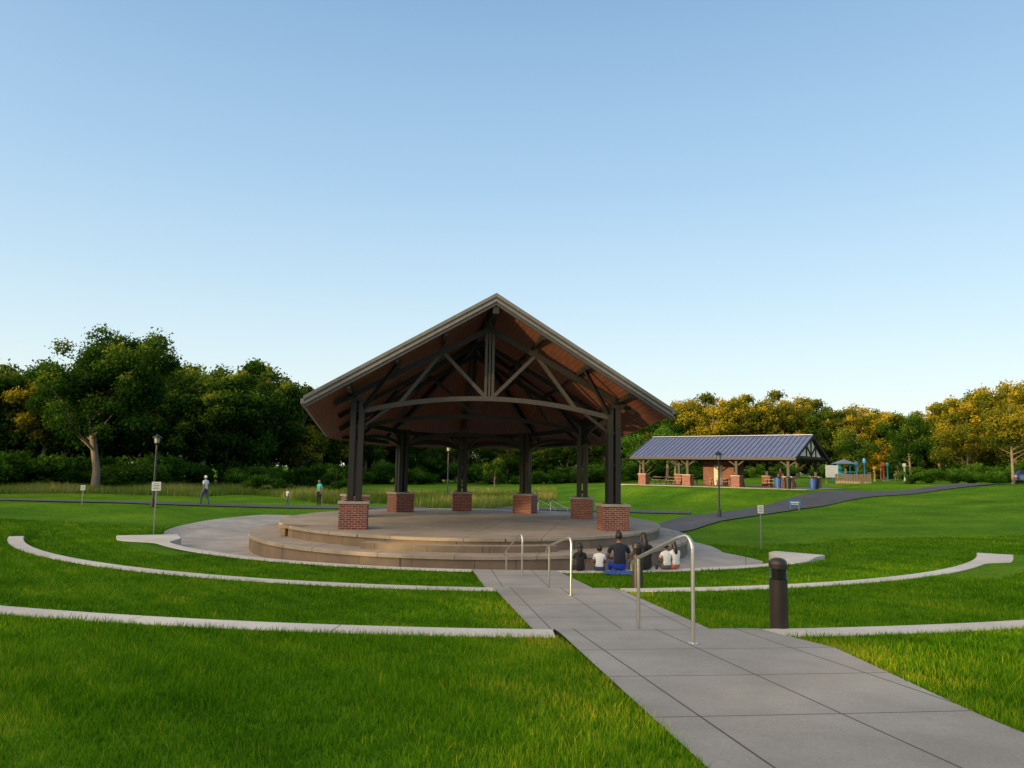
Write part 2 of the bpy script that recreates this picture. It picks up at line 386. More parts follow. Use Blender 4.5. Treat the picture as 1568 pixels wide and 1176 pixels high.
# ------------------------------------------------------------ picnic shelter
def seam_roof():
    m,nt,b=new_mat('blue_metal_roof'); p=pos(nt,True); f=noise(nt,p,2,3)
    nt.links.new(ramp(nt,f,[(.3,(.115,.14,.25)),(.7,(.16,.19,.31))]),b.inputs['Base Color'])
    b.inputs['Metallic'].default_value=.3; b.inputs['Roughness'].default_value=.42; return m
M_blue=seam_roof(); M_cream=plain('cream_panel',(.62,.58,.5),.8); M_wood=plain('table_wood',(.26,.19,.13),.8)
sh=empty('picnic_shelter',(24.6,65,.3),math.atan2(-.62,.79))
sh_r=MB('roof',[M_blue,M_steel],sh); L=16.2
e0,rz=2.72,4.85
for (ya,za,yb,zb) in ((0,e0,5,rz),(5,rz,10,e0)):
    sh_r.add([(-L,ya,za),(0,ya,za),(0,yb,zb),(-L,yb,zb)],[(0,1,2,3)],0)
    sh_r.add([(-L,ya,za-.12),(0,ya,za-.12),(0,yb,zb-.12),(-L,yb,zb-.12)],[(3,2,1,0)],1)
    k_=0
    while k_<=L: 
        sh_r.beam((-L+k_,ya,za+.03),(-L+k_,yb,zb+.03),.05,.08,0); k_+=.45
for x in (-L,0): 
    sh_r.beam((x,-.05,e0-.1),(x,5,rz-.1),.1,.26,1); sh_r.beam((x,10.05,e0-.1),(x,5,rz-.1),.1,.26,1)
sh_r.beam((-L,-.03,e0-.12),(0,-.03,e0-.12),.1,.24,1); sh_r.beam((-L,10.03,e0-.12),(0,10.03,e0-.12),.1,.24,1)
sh_r.beam((-L,5,rz+.05),(0,5,rz+.05),.3,.06,0); sh_r.make()
sg_=MB('gable_truss',[M_cream,M_steel],sh)
for x in (-.25,-L+.25):
    sg_.add([(x,1.8,e0+.15),(x,8.2,e0+.15),(x,5,rz-.3)],[(0,1,2)],0)
    xo=x+(.06 if x>-5 else -.06)
    for y in (3.6,5.0,6.4): sg_.beam((xo,y,e0+.1),(xo,y,rz-.3-abs(y-5)*.43),.08,.14,1)
    sg_.beam((xo,5,e0+.2),(xo,3.6,rz-.95),.08,.12,1); sg_.beam((xo,5,e0+.2),(xo,6.4,rz-.95),.08,.12,1)
    sg_.beam((xo,.6,e0+.05),(xo,9.4,e0+.05),.14,.24,1)
sg_.make()
sp=MB('posts_and_beams',[M_steel,M_wood],sh); pi_=MB('brick_piers',[M_brick,M_cap],sh)
for x in (-1,-5.7,-10.5,-15.2):
    for y in (1,9):
        sp.box((x,y,1.85),(.24,.24,1.7)); pi_.box((x,y,.45),(.8,.8,1.1),0); pi_.box((x,y,1.03),(.9,.9,.08),1)
        for d in (-1,1): sp.beam((x,y,1.9),(x+d*.9,y,2.55),.1,.12)
    sp.beam((x,.3,e0-.12),(x,9.7,e0-.12),.16,.22)
for y in (1,9): sp.beam((-L+.3,y,2.62),(-.3,y,2.62),.18,.22)
sp.make(); pi_.make()
slab=MB('concrete_slab',[M_plaza],sh); slab.box((-L/2,5,-.13),(L+2,11.5,.26)); slab.make()
back=MB('service_room',[M_brick,M_steel,M_cream],sh); back.box((-9.5,7.2,1.2),(3.2,2.6,2.4),0); back.box((-9.5,5.88,1.05),(.9,.05,2.0),2); back.make()
def picnic_table(x,y,z,rot):
    t=MB('picnic_table',[M_wood,M_steel],loc=(x,y,z),rot=rot)
    for k_ in range(4): t.box((0,-.3+.2*k_,.75),(1.8,.17,.04),0)
    for s_ in (-1,1):
        t.box((0,s_*.7,.45),(1.8,.26,.04),0)
        t.beam((s_*.65,-.72,.42),(s_*.65,.72,.42),.05,.06,1)
        t.beam((s_*.65,-.6,0),(s_*.65,-.2,.73),.06,.05,1); t.beam((s_*.65,.6,0),(s_*.65,.2,.73),.06,.05,1)
    t.make()
ra=sh.rotation_euler[2]
def shw(x,y): return (24.6+x*math.cos(ra)-y*math.sin(ra),65+x*math.sin(ra)+y*math.cos(ra))
for x,y in ((-3,3.5),(-3,6.5),(-6.8,3.5),(-12.6,3.2),(-12.8,6.2),(-14.9,4.6),(-8,2.6)):
    a=shw(x,y); picnic_table(a[0],a[1],.3,ra+random.uniform(-.2,.2))
M_bluebin=plain('blue_plastic',(.02,.07,.30),.5); M_black=plain('black_plastic',(.012,.012,.014),.4); M_white=plain('white_paint',(.7,.7,.68),.5,var=.06)
for (x,y),mm in (((-1.4,-.6),M_bluebin),((.9,1.5),M_bluebin),((.9,2.4),M_black),((-.5,-.7),M_black)):
    a=shw(x,y); b_=MB('trash_can',[mm,M_black],loc=(a[0],a[1],.29))
    b_.tube([(0,0,.04),(0,0,.9)],[.24,.31],16,0); b_.tube([(0,0,.9),(0,0,.95),(0,0,1.08)],[.33,.33,.12],16,1); b_.make()

# ------------------------------------------------------------ street furniture
M_pole=plain('black_pole',(.02,.022,.024),.4,.3); M_steelr=plain('stainless',(.60,.58,.55),.3,.85,.08); M_bronze=plain('bronze_paint',(.036,.029,.026),.4,.3,.1)
M_glass=plain('lamp_glass',(.3,.32,.3),.2); M_louver=plain('bollard_louver',(.012,.012,.012),.35)
for px,D,H in ((244,45,4.2),(689,62,4.3),(1101,47,4.0)):
    p=on_ground(px,D); l=MB('street_lamp',[M_pole,M_glass],loc=p)
    l.tube([(0,0,-.05),(0,0,.45),(0,0,.5),(0,0,H-.55)],[.13,.12,.06,.05],12); l.tube([(0,0,H-.55),(0,0,H-.5),(0,0,H-.42)],[.05,.14,.16],14)
    l.tube([(0,0,H-.42),(0,0,H-.12)],[.12,.16],14,1)
    for q in range(4): t=q*math.pi/2+.4; l.tube([(.15*math.cos(t),.15*math.sin(t),H-.43),(.19*math.cos(t),.19*math.sin(t),H-.1)],.012,5)
    l.tube([(0,0,H-.12),(0,0,H-.08),(0,0,H+.02),(0,0,H+.1)],[.27,.25,.09,.02],16); l.make()
def rail(x,y,rot,z0,z1,dist,h=1.22):
    r=MB('handrail',[M_steelr],loc=(x,y,0),rot=rot)
    pts=[(0,0,z0-.1),(0,0,z0+h-.16)]
    for t in (.25,.5,.75,1.0): a=t*math.pi/2; pts.append((0,.16*(1-math.cos(a)) ,z0+h-.16+.15*math.sin(a)))
    pts+= [(0,.34,z0+h-.05),(0,dist,z1+h-.16)]
    r.tube(pts,.024,12); r.tube([(0,dist,z1-.1),(0,dist,z1+h-.18)],.024,12)
    r.tube([(0,dist-.01,z1+h-.157),(0,dist+.16,z1+h-.24),(0,dist+.2,z1+h-.28),(0,dist+.2,z1+h-.36)],.024,12)
    for d,z in ((0,z0),(dist,z1)): r.tube([(0,d,z-.02),(0,d,z+.012)],.06,14)
    r.make()
def walkz(x,y): rr,_=rp(x,y); return float(np.interp(rr,WRr,WRz))
for x,y,dx,dy,h in ((2.17,9.05,-.42,1.3,1.24),(1.28,15.75,-.38,1.4,1.16),(.35,20.3,-.42,1.35,1.05)):
    rot=math.atan2(-dx,dy); d=math.hypot(dx,dy); rail(x,y,rot,walkz(x,y),walkz(x+dx,y+dy),d,h)
def bollard(x,y):
    z=Z(x,y); b_=MB('bollard_light',[M_bronze,M_louver],loc=(x,y,z)); H=1.22
    b_.tube([(0,0,-.05),(0,0,H-.27)],.122,28,0)
    b_.tube([(0,0,H-.27),(0,0,H-.12)],.085,24,1)
    for q in range(4): b_.tube([(0,0,H-.255+.035*q),(0,0,H-.245+.035*q)],[.122,.11],28,1)
    for q in range(3): t=q*2.09; b_.tube([(.1*math.cos(t),.1*math.sin(t),H-.28),(.1*math.cos(t),.1*math.sin(t),H-.1)],.012,6,1)
    b_.tube([(0,0,H-.12),(0,0,H-.06)],.124,28,0)
    pr=[(.124,H-.06),(.118,H-.03),(.095,H-.003),(.055,H+.016),(.005,H+.022)]
    b_.tube([(0,0,z_) for _,z_ in pr],[r for r,_ in pr],28,0); b_.make()
bollard(3.74,10.65); bollard(2.9,17.3)
M_signw=plain('sign_white',(.62,.66,.62),.4,var=.05); M_signb=plain('sign_blue',(.03,.18,.45),.4,var=.05); M_galv=plain('galvanised',(.3,.31,.31),.4,.6); M_txt=plain('sign_text',(.05,.12,.09),.5)
def sign(px,D,H,w,h,face=M_signw):
    p=on_ground(px,D); s=MB('park_sign',[M_galv,face,M_txt],loc=p,rot=.1)
    s.box((0,0,H/2),(.045,.03,H),0); s.box((0,-.03,H-h/2),(w,.012,h),1)
    for q in range(4): s.box((0,-.041,H-h*(.2+.19*q)),(w*(.75 if q%2 else .6),.005,h*.06),2)
    s.make(.004)
sign(248,31,2.1,.36,.36); sign(1163,32.3,1.85,.26,.34); sign(137,44,1.15,.25,.3)
p=on_ground(1215,52); s=MB('information_sign',[M_galv,M_signb,M_signw],loc=p)
for x in (-.3,.3): s.box((x,0,.3),(.05,.05,.6),0)
s.box((0,-.04,.5),(.8,.03,.34),1); s.box((0,-.06,.52),(.6,.01,.08),2); s.box((0,-.06,.4),(.5,.01,.04),2); s.make()
r=MB('stage_stair_rail',[M_steelr]); 
for x in (1.6,2.3):
    r.tube([(x,43.0,-1.1),(x,43.0,-.25),(x+.1,43.05,-.15),(x+1.0,43.6,-.6),(x+1.05,43.65,-1.2)],.02,8)
r.make()

# ------------------------------------------------------------ cars
M_tire=plain('tire',(.015,.015,.015),.8); M_win=plain('car_glass',(.02,.025,.03),.1); M_light=plain('car_lights',(.5,.1,.08),.3)
def car(x,y,rot,c,name='parked_car'):
    mp=plain('car_paint_'+str(c[2]),c,.3,.2,.04); z=Z(x,y)
    b_=MB(name,[mp,M_win,M_tire,M_light,M_galv],loc=(x,y,z),rot=rot)
    prof=[(-2.2,.35),(-2.25,.7),(-2.1,.95),(-1.5,1.02),(-.9,1.42),(.5,1.46),(1.1,1.05),(1.95,.9),(2.2,.65),(2.2,.35)]
    W=.88; n=len(prof); vs=[]
    for sgn in (-1,1):
        for px_,pz in prof:
            ww=W if pz<1.1 else W*.78; vs.append((px_,sgn*ww,pz))
    b_.add(vs,[(i,(i+1)%n,n+(i+1)%n,n+i) for i in range(n)]+[tuple(range(n-1,-1,-1)),tuple(range(n,2*n))],0)
    for sgn in (-1,1):
        b_.add([(-1.25,sgn*.89,1.02),(.98,sgn*.89,1.04),(.45,sgn*.73,1.39),(-.82,sgn*.73,1.36)],[(0,1,2,3) if sgn<0 else (3,2,1,0)],1)
        b_.box((-.15,sgn*.84,1.2),(.06,.1,.34),0)
        for wx in (-1.4,1.35):
            b_.tube([(wx,sgn*.70,.33),(wx,sgn*.91,.33)],.33,20,2); b_.tube([(wx,sgn*.905,.33),(wx,sgn*.925,.33)],.2,12,4)
        b_.box((-2.24,sgn*.65,.78),(.05,.35,.14),3); b_.box((2.19,sgn*.65,.72),(.05,.35,.12),4)
    b_.add([(1.14,-.66,1.06),(1.14,.66,1.06),(.58,.62,1.44),(.58,-.62,1.44)],[(0,1,2,3)],1)
    b_.add([(-1.50,-.66,1.06),(-1.50,.66,1.06),(-.98,.62,1.4),(-.98,-.62,1.4)],[(3,2,1,0)],1); b_.make(.03)
car(br(1524)*92,92,.9,(.10,.105,.115)); car(br(1574)*78,78,.7,(.03,.07,.2)); 

# ------------------------------------------------------------ playground
pm=[plain('play_teal',(.02,.3,.28),.4),plain('play_red',(.5,.06,.04),.4),plain('play_blue',(.05,.25,.6),.4),plain('play_yellow',(.6,.4,.05),.4),M_white,M_galv]
D=84; gx=br(1297)*D; gz=Z(gx,D)
pl=MB('playground_slide_structure',pm,loc=(gx,D,gz))
for x,y in ((-1,0),(1,0),(-1,1.6),(1,1.6)): pl.tube([(x,y,0),(x,y,2.0)],.07,8,2)
pl.box((0,.8,1.1),(2.1,1.7,.1),0); pl.add([(-1.1,-.2,2.0),(1.1,-.2,2.0),(1.1,1.8,2.0),(-1.1,1.8,2.0),(0,.8,2.5)],[(0,1,4),(1,2,4),(2,3,4),(3,0,4)],5)
pl.tube([(-1,-.1,1.4),(-1.6,-.6,1.35),(-2.0,-1.4,1.0),(-1.6,-2.2,.6),(-.8,-2.5,.3)],[.38]*5,12,0); pl.make()
for px,Dd,ci,h in ((1311,80,2,2.2),(1338,82,3,1.6),(1352,82,1,2.0),(1358,84,0,2.0),(1384,80,4,1.9),(1323,86,2,2.5)):
    x=br(px)*Dd; b_=MB('play_post',[pm[ci],pm[5]],loc=(x,Dd,Z(x,Dd)))
    b_.tube([(0,0,0),(0,0,h*.8),(0,0,h*.83),(0,0,h)],[.09,.09,.2,.16],12,0); b_.tube([(0,0,0),(0,0,.08)],.2,12,1); b_.make()
x=br(1273)*80; w=MB('white_notice_board',[M_white,M_galv],loc=(x,80,Z(x,80)))
w.box((0,0,1.3),(1.3,.08,1.3),0); w.box((-.6,.06,1),(.08,.08,2.1),1); w.box((.6,.06,1),(.08,.08,2.1),1); w.make()
x=br(1305)*78; w=MB('wooden_fence',[M_wood],loc=(x,78,Z(x,78)),rot=-.2)
for q in range(14): w.box((-1.6+q*.25,0,.5),(.2,.03,1.0),0)
w.box((0,.04,.25),(3.5,.05,.08)); w.box((0,.04,.8),(3.5,.05,.08)); w.make()

# ------------------------------------------------------------ people
M_skin=plain('skin',(.28,.15,.095),.6,var=.08); M_hair=plain('black_hair',(.010,.008,.007),.45); M_eye=plain('eye_dark',(.02,.015,.012),.3); M_lip=plain('lips',(.25,.08,.06),.5); M_shoe=plain('shoes',(.06,.06,.06),.6)
def cloth(n,c): return plain('cloth_'+n,c,.9,0,.15,14)
def person(name,loc,rot,pose,sc,shirt,pants,longhair=False,sleeve=.55,hairm=None,wide=1.0):
    root=empty(name,loc,rot); root.scale=(sc,)*3
    mats=[shirt,pants,M_skin,M_shoe]
    J={}; 
    if pose=='sit':
        J.update(pelvis=(0,0,.11),spine=(0,-.02,.30),chest=(0,.03,.50),neck=(0,.06,.645),head=(0,.085,.72))
        az=max(-.33/sc,-.34)
        for s in (-1,1):
            J['sh',s]=(s*.175*wide,.04,.56); J['el',s]=(s*.25*wide,.12,.31); J['wr',s]=(s*.15,.34,.26)
            J['hp',s]=(s*.1,.03,.10); J['kn',s]=(s*.16,.46,.13); J['an',s]=(s*.14,.50,az); J['to',s]=(s*.16,.65,az-.04)
    else:
        st_=1 if pose=='walk' else 0
        J.update(pelvis=(0,0,.95),spine=(0,0,1.15),chest=(0,0,1.36),neck=(0,.005,1.49),head=(0,.02,1.56))
        for s in (-1,1):
            J['sh',s]=(s*.175,0,1.41); J['el',s]=(s*.235,-.03+.05*st_*s,1.13); J['wr',s]=(s*.23,.08+.16*st_*s,.91)
            J['hp',s]=(s*.09,0,.91); J['kn',s]=(s*.1,.04-.12*st_*s,.5); J['an',s]=(s*.1,-.02-.22*st_*s,.09 if s<0 or not st_ else .12); J['to',s]=(s*.11,.12-.22*st_*s,.035)
    L_=lambda a,b_,t:tuple(np.array(a)*(1-t)+np.array(b_)*t)
    vs=[J['pelvis'],J['spine'],J['chest'],J['neck'],J['head']]; rs=[.135*wide,.125*wide,.135*wide,.058,.05]; ed=[(0,1,0),(1,2,0),(2,3,0),(3,4,2)]
    for s in (-1,1):
        b0=len(vs); sl=L_(J['sh',s],J['el',s],sleeve)
        vs+=[J['sh',s],sl,J['el',s],J['wr',s]]; rs+=[.066,.054,.042,.028]; ed+=[(2,b0,0),(b0,b0+1,0),(b0+1,b0+2,2),(b0+2,b0+3,2)]
        b1=len(vs); vs+=[J['hp',s],L_(J['hp',s],J['kn',s],.5),J['kn',s],L_(J['kn',s],J['an',s],.35),J['an',s],J['to',s]]; rs+=[.1,.085,.062,.058,.042,.036]
        ed+=[(0,b1,1),(b1,b1+1,1),(b1+1,b1+2,1),(b1+2,b1+3,1),(b1+3,b1+4,1),(b1+4,b1+5,3)]
    me=bpy.data.meshes.new('b'); me.from_pydata(vs,[(a,b_) for a,b_,_ in ed],[]); ob=bpy.data.objects.new('b',me); COL.objects.link(ob)
    ob.modifiers.new('s','SKIN').use_smooth_shade=True
    for i_,r in enumerate(rs): d=me.skin_vertices[0].data[i_]; d.radius=(r,r*.8 if i_<3 else r); d.use_root=(i_==0)
    ob.modifiers.new('u','SUBSURF').levels=1; ob.modifiers['u'].render_levels=1
    bpy.context.view_layer.update(); dg=bpy.context.evaluated_depsgraph_get()
    bm=bpy.data.meshes.new_from_object(ob.evaluated_get(dg)); bpy.data.objects.remove(ob)
    bm.name='body'; bm.materials.clear()
    for m in mats: bm.materials.append(m)
    A_=np.array([vs[a] for a,b_,_ in ed]); B_=np.array([vs[b_] for a,b_,_ in ed]); lab=[l for *_,l in ed]
    for p in bm.polygons:
        c=np.array(p.center); t=np.clip(((c-A_)*(B_-A_)).sum(1)/((B_-A_)**2).sum(1),0,1); d=np.linalg.norm(A_+(B_-A_)*t[:,None]-c,axis=1)
        p.material_index=lab[int(np.argmin(d))]; p.use_smooth=True
    bo=bpy.data.objects.new('body',bm); COL.objects.link(bo); bo.parent=root
    hx,hy,hz=J['head']; hz+=.075; hy+=.01
    hs=1.0 if sc>.8 else 1.18
    hd=MB('head',[M_skin,M_eye,M_lip],root)
    def hf(v):
        v=v.copy()
        if v.z<0: v.x*=1+.25*v.z; v.y*=1+.12*v.z
        return v
    hd.ell((hx,hy,hz),(.075*hs,.094*hs,.115*hs),0,16,12,hf)
    for s in (-1,1):
        hd.ell((hx+s*.03,hy+.084*hs,hz+.005),(.012,.008,.008),1,8,6); hd.ell((hx+s*.077*hs,hy-.005,hz-.01),(.012,.02,.03),0,8,6)
    hd.tube([(hx,hy+.085*hs,hz+.01),(hx,hy+.108*hs,hz-.025),(hx,hy+.088*hs,hz-.035)],[.008,.015,.01],6,0); hd.ell((hx,hy+.082*hs,hz-.058),(.024,.008,.008),2,8,6); hd.make()
    hr=MB('hair',[hairm or M_hair],root)
    def hh(v):
        v=v.copy()
        if v.y>.1 and v.z<.35: v*= .80
        if v.z<-.5 and not longhair: v*=.8
        return v*(1+.04*math.sin(v.x*17)*math.cos(v.z*13))
    hr.ell((hx,hy-.012,hz+.02),(.088*hs,.1*hs,.118*hs),0,18,12,hh)
    if longhair:
        hr.tube([(hx,hy-.04,hz+.05),(hx,hy-.07,hz-.08),(hx,hy-.09,hz-.2),(hx,hy-.10,hz-.30),(hx,hy-.09,hz-.36)],[.06,.088,.085,.06,.02],10)
    hr.make()
    hn=MB('hands',[M_skin],root)
    for s in (-1,1):
        w=Vector(J['wr',s]); d=(w-Vector(J['el',s])).normalized(); side=Vector((-s,0,0)); side=(side-d*side.dot(d)).normalized(); up=d.cross(side)
        hn.tube([w-d*.02,w+d*.03,w+d*.085],[.027,.036,.034],8)
        for q,(o,l) in enumerate(((-.026,.062),(-.009,.072),(.009,.068),(.025,.052))):
            a=w+d*.075+side*(-o); hn.tube([a,a+d*l*.5+up*.004*s,a+d*l*.85+up*.02*s,a+d*l+up*.032*s],[.0095,.009,.008,.006],6)
        a=w+d*.025+side*.028; hn.tube([a,a+d*.03+side*.022,a+d*.06+side*.03],[.012,.01,.008],6)
    hn.make()
    return root
CB=cloth('black',(.016,.016,.018)); CW=cloth('white',(.66,.68,.70)); CN=cloth('navy',(.014,.018,.034)); CBl=cloth('blue',(.015,.06,.42)); CJ=cloth('jeans',(.05,.08,.16)); CT=cloth('teal',(.03,.36,.33)); CR=cloth('coral',(.5,.14,.10)); CG=cloth('grey',(.12,.12,.13))
def sit(name,px,sc,rot,*a,**k):
    b=br(px); yy=21
    for _ in range(20):
        x=b*yy; yy=CY-math.sqrt(14.93**2-(x-CX)**2)
    return person(name,(b*yy,yy,Z3+.005),rot,'sit',sc,*a,**k)
sit('seated_woman',891,.80,.1,CB,CB,longhair=True)
sit('seated_child',920,.74,-.1,CW,CJ)
sit('seated_man',950,1.16,.05,CN,CBl,wide=1.12)
sit('seated_woman',989,1.12,.35,CB,CB,longhair=True,sleeve=.3)
sit('seated_child',1034,.86,.5,CW,CR,longhair=True)
sit('seated_child',1021,.80,.3,CW,CG)
bl=MB('blue_blanket',[CBl]); bx=br(950)*21.0
vs=[];nx,ny=14,8
for i_ in range(nx+1):
    for j_ in range(ny+1):
        x=bx-.42+.9*i_/nx; y=20.62+.75*j_/ny
        vs.append((x+.02*math.sin(y*20),y,Z3+.018+.012*math.sin(x*23+y*9)))
bl.add(vs,[(i_*(ny+1)+j_,(i_+1)*(ny+1)+j_,(i_+1)*(ny+1)+j_+1,i_*(ny+1)+j_+1) for i_ in range(nx) for j_ in range(ny)],0,True); bl.make()
person('walking_man',on_ground(322,48,.0),1.2,'walk',1.06,CW,CJ,hairm=CW)
person('standing_woman',on_ground(495,51,.0),2.6,'stand',1.0,CT,CB)
person('walking_child',on_ground(447,50,.0),2.4,'walk',.66,CW,CG)
a=shw(-6.2,2.2); person('standing_woman',(a[0],a[1],.3),.5,'stand',.95,CR,CJ,longhair=True)
a=shw(-2.0,1.9); person('standing_man',(a[0],a[1],.3),2.5,'stand',1.0,CB,CG)
person('walking_woman',on_ground(1374,82),1.0,'walk',.95,CB,CB,longhair=True)

# ------------------------------------------------------------ foliage
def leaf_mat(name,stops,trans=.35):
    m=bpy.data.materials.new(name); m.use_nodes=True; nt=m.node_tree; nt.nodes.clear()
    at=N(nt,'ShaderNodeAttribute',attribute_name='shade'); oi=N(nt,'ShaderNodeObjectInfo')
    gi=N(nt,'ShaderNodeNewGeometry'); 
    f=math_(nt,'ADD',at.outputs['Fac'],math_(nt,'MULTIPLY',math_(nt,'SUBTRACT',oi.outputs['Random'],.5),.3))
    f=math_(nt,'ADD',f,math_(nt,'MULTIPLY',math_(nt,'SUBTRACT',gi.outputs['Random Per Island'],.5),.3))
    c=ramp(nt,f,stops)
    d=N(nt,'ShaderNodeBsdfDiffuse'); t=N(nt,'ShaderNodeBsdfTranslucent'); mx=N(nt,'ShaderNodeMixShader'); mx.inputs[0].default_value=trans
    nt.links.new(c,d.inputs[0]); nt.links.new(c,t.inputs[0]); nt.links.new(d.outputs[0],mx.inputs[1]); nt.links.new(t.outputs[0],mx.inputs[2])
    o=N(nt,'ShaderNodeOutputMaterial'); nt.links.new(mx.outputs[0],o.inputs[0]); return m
M_leaf=leaf_mat('leaves',[(0,(.010,.032,.006)),(.45,(.030,.082,.011)),(.75,(.075,.135,.015)),(1,(.18,.20,.022))])
M_leaf_sunlit=leaf_mat('painted_sunlit_leaves',[(0,(.025,.050,.008)),(.42,(.10,.125,.013)),(.7,(.25,.215,.018)),(1,(.38,.29,.025))])  # leaf variant with low sunlight painted into its colour
M_leafy=leaf_mat('yellow_leaves',[(0,(.10,.08,.006)),(.5,(.32,.22,.012)),(1,(.5,.34,.02))])
M_bush=leaf_mat('bush_leaves',[(0,(.012,.042,.006)),(.5,(.038,.105,.012)),(1,(.08,.17,.02))])
M_bark=plain('bark',(.16,.13,.10),.95,0,.35,12)
def leaves(C,Rd,SH,n,size,rg,flat=.8):
    w=Rd**2; idx=rg.choice(len(C),n,p=w/w.sum()); d=rg.normal(size=(n,3)); d/=np.linalg.norm(d,axis=1)[:,None]
    rr=Rd[idx]*(rg.uniform(.35,1,n)**.6)*(1+.3*rg.normal(size=n).clip(-1,1.8)); P=C[idx]+d*rr[:,None]*np.array([1,1,flat])
    nn=d*.9+rg.normal(size=(n,3))*.7; nn/=np.linalg.norm(nn,axis=1)[:,None]
    a=np.cross(nn,rg.normal(size=(n,3))); a/=np.linalg.norm(a,axis=1)[:,None]; b=np.cross(nn,a)
    s=size*rg.uniform(.6,1.35,n)[:,None]; a*=s; b*=s*.62
    V=np.stack([P-a,P-b*.9+a*.1,P+a,P+b*.9+a*.1],1).reshape(-1,3)
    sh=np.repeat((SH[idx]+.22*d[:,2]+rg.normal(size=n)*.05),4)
    return V,sh
def tree_mesh(name,H,W,base,nclump,nleaf,size,seed,trunk=True,lm=None,lobes=6,r0=None,crad=(.10,.2),low=.85,maxr=.56,sun_tint=.3):
    rg=np.random.default_rng(seed); C=[];Rd=[]; lm=lm or M_leaf
    ch=H-base
    lobc=[(rg.uniform(-.28,.28)*W,rg.uniform(-.28,.28)*W,base+ch*rg.uniform(.2,.8),rg.uniform(.22,.36)) for _ in range(lobes)]
    lobc.append((0,0,base+ch*.72,.34)); lobc.append((0,0,base+ch*.4,.40))
    while len(C)<nclump:
        l=lobc[rg.integers(len(lobc))]; d=rg.normal(size=3); d/=np.linalg.norm(d); q=rg.uniform(.45,1.0)
        p=np.array([l[0],l[1],l[2]])+d*q*np.array([l[3]*W,l[3]*W,l[3]*ch*.75])
        if p[2]<base*low or p[2]>H*.96 or np.hypot(p[0],p[1])>maxr*W: continue
        C.append(p); Rd.append(rg.uniform(*crad)*W)
    C=np.array(C);Rd=np.array(Rd); SH=rg.uniform(.1,.7,len(C))+sun_tint*((C[:,2]-base)/ch-.4)  # higher clumps shift yellower, sunlit tops put into leaf colour
    V,sh=leaves(C,Rd,SH,nleaf,size,rg); F=np.arange(len(V)).reshape(-1,4)
    mb=MB('t',[]); tr=r0 or H*.022
    zt_=base+ch*.6
    tp=[(0,0,-.3),(.02*H*rg.normal()*.3,0,H*.12),(.02*H*rg.normal(),.015*H*rg.normal(),base+ch*.25),(.02*H*rg.normal(),.02*H*rg.normal(),zt_),(0,0,H*.93)]
    if trunk:
        mb.tube(tp,[tr*1.35,tr,tr*.75,tr*.4,tr*.08],9)
        for q in rg.choice(len(C),min(len(C),18),replace=False):
            c=C[q]; z0=min(max(c[2]-np.hypot(c[0],c[1])*rg.uniform(.5,1.0),base*.9),zt_); f=np.interp(z0,[p[2] for p in tp],range(5)); i_=int(min(f,3)); t=f-i_
            s0=Vector(tp[i_]).lerp(Vector(tp[i_+1]),t); e=Vector(c); m_=s0.lerp(e,.5)+Vector((0,0,-.04*H*rg.uniform(0,1)))
            rb_=tr*.34; mb.tube([s0,m_,e],[rb_,rb_*.5,rb_*.12],6)
    nt_=len(mb.v)
    fq=[f for f in mb.f if len(f)==4]
    VV=np.vstack([V,np.array(mb.v)]) if nt_ else V; FF=np.vstack([F,np.array(fq)+len(V)]) if fq else F
    at=np.concatenate([sh,np.zeros(nt_)]); me=np_mesh(name,VV,FF,[lm,M_bark],at)
    mi=np.zeros(len(FF),dtype=np.int32); mi[len(F):]=1; me.polygons.foreach_set('material_index',mi); return me
BG=[tree_mesh('bg_tree_%d'%i_,10,7.2+rng.uniform(-1,1),.5+.4*(i_%3),60,11000,.15,100+i_,crad=(.07,.14),lobes=8,sun_tint=.4) for i_ in range(5)]
BG_SUNLIT=[]
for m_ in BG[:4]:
    c_=m_.copy(); c_.materials[0]=M_leaf_sunlit; BG_SUNLIT.append(c_)  # copies of the crowns with painted sunlight
far=empty('distant_trees')
def put(me,x,y,H,parent=far,base=10,wf=1.0,name='tree_crowns',zoff=-.2):
    o=bpy.data.objects.new(name,me); COL.objects.link(o); o.location=(x,y,Z(x,y)+zoff); s=H/base
    o.scale=(s*wf*random.uniform(.9,1.15),s*wf*random.uniform(.9,1.15),s); o.rotation_euler=(0,0,random.uniform(0,6.28))
    if parent: o.parent=parent
    return o
pxs=[-260,-60,0,40,140,250,330,430,470,560,650,750,850,950,1020,1110,1180,1240,1380,1440,1455,1500,1568,1700,1850]
tys=[530,550,550,568,568,556,558,570,586,616,655,662,662,655,622,602,600,611,630,634,608,594,578,560,540]
Ds =[66,72,74,76,78,82,86,94,98,112,122,128,128,126,126,126,126,126,126,122,112,100,94,86,78]
px=-260
while px<1850:
    ty=np.interp(px,pxs,tys); D=np.interp(px,pxs,Ds); hz=718+(px-784)*.0175
    for row in range(3):
        Dd=D+row*7+random.uniform(-2,2); x=br(px+random.uniform(-14,14))*Dd; H=(hz-ty)/1150*Dd+1.6-Z(x,Dd)
        H*=random.uniform(.84,1.06)*(1,.99,1.0)[row]
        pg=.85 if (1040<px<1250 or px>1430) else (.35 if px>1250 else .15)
        put(random.choice(BG_SUNLIT if random.random()<pg else BG),x,Dd,max(H,4),wf=1.0 if H>8 else 1.35)
    px+=30 if px<600 or px>1400 else 34
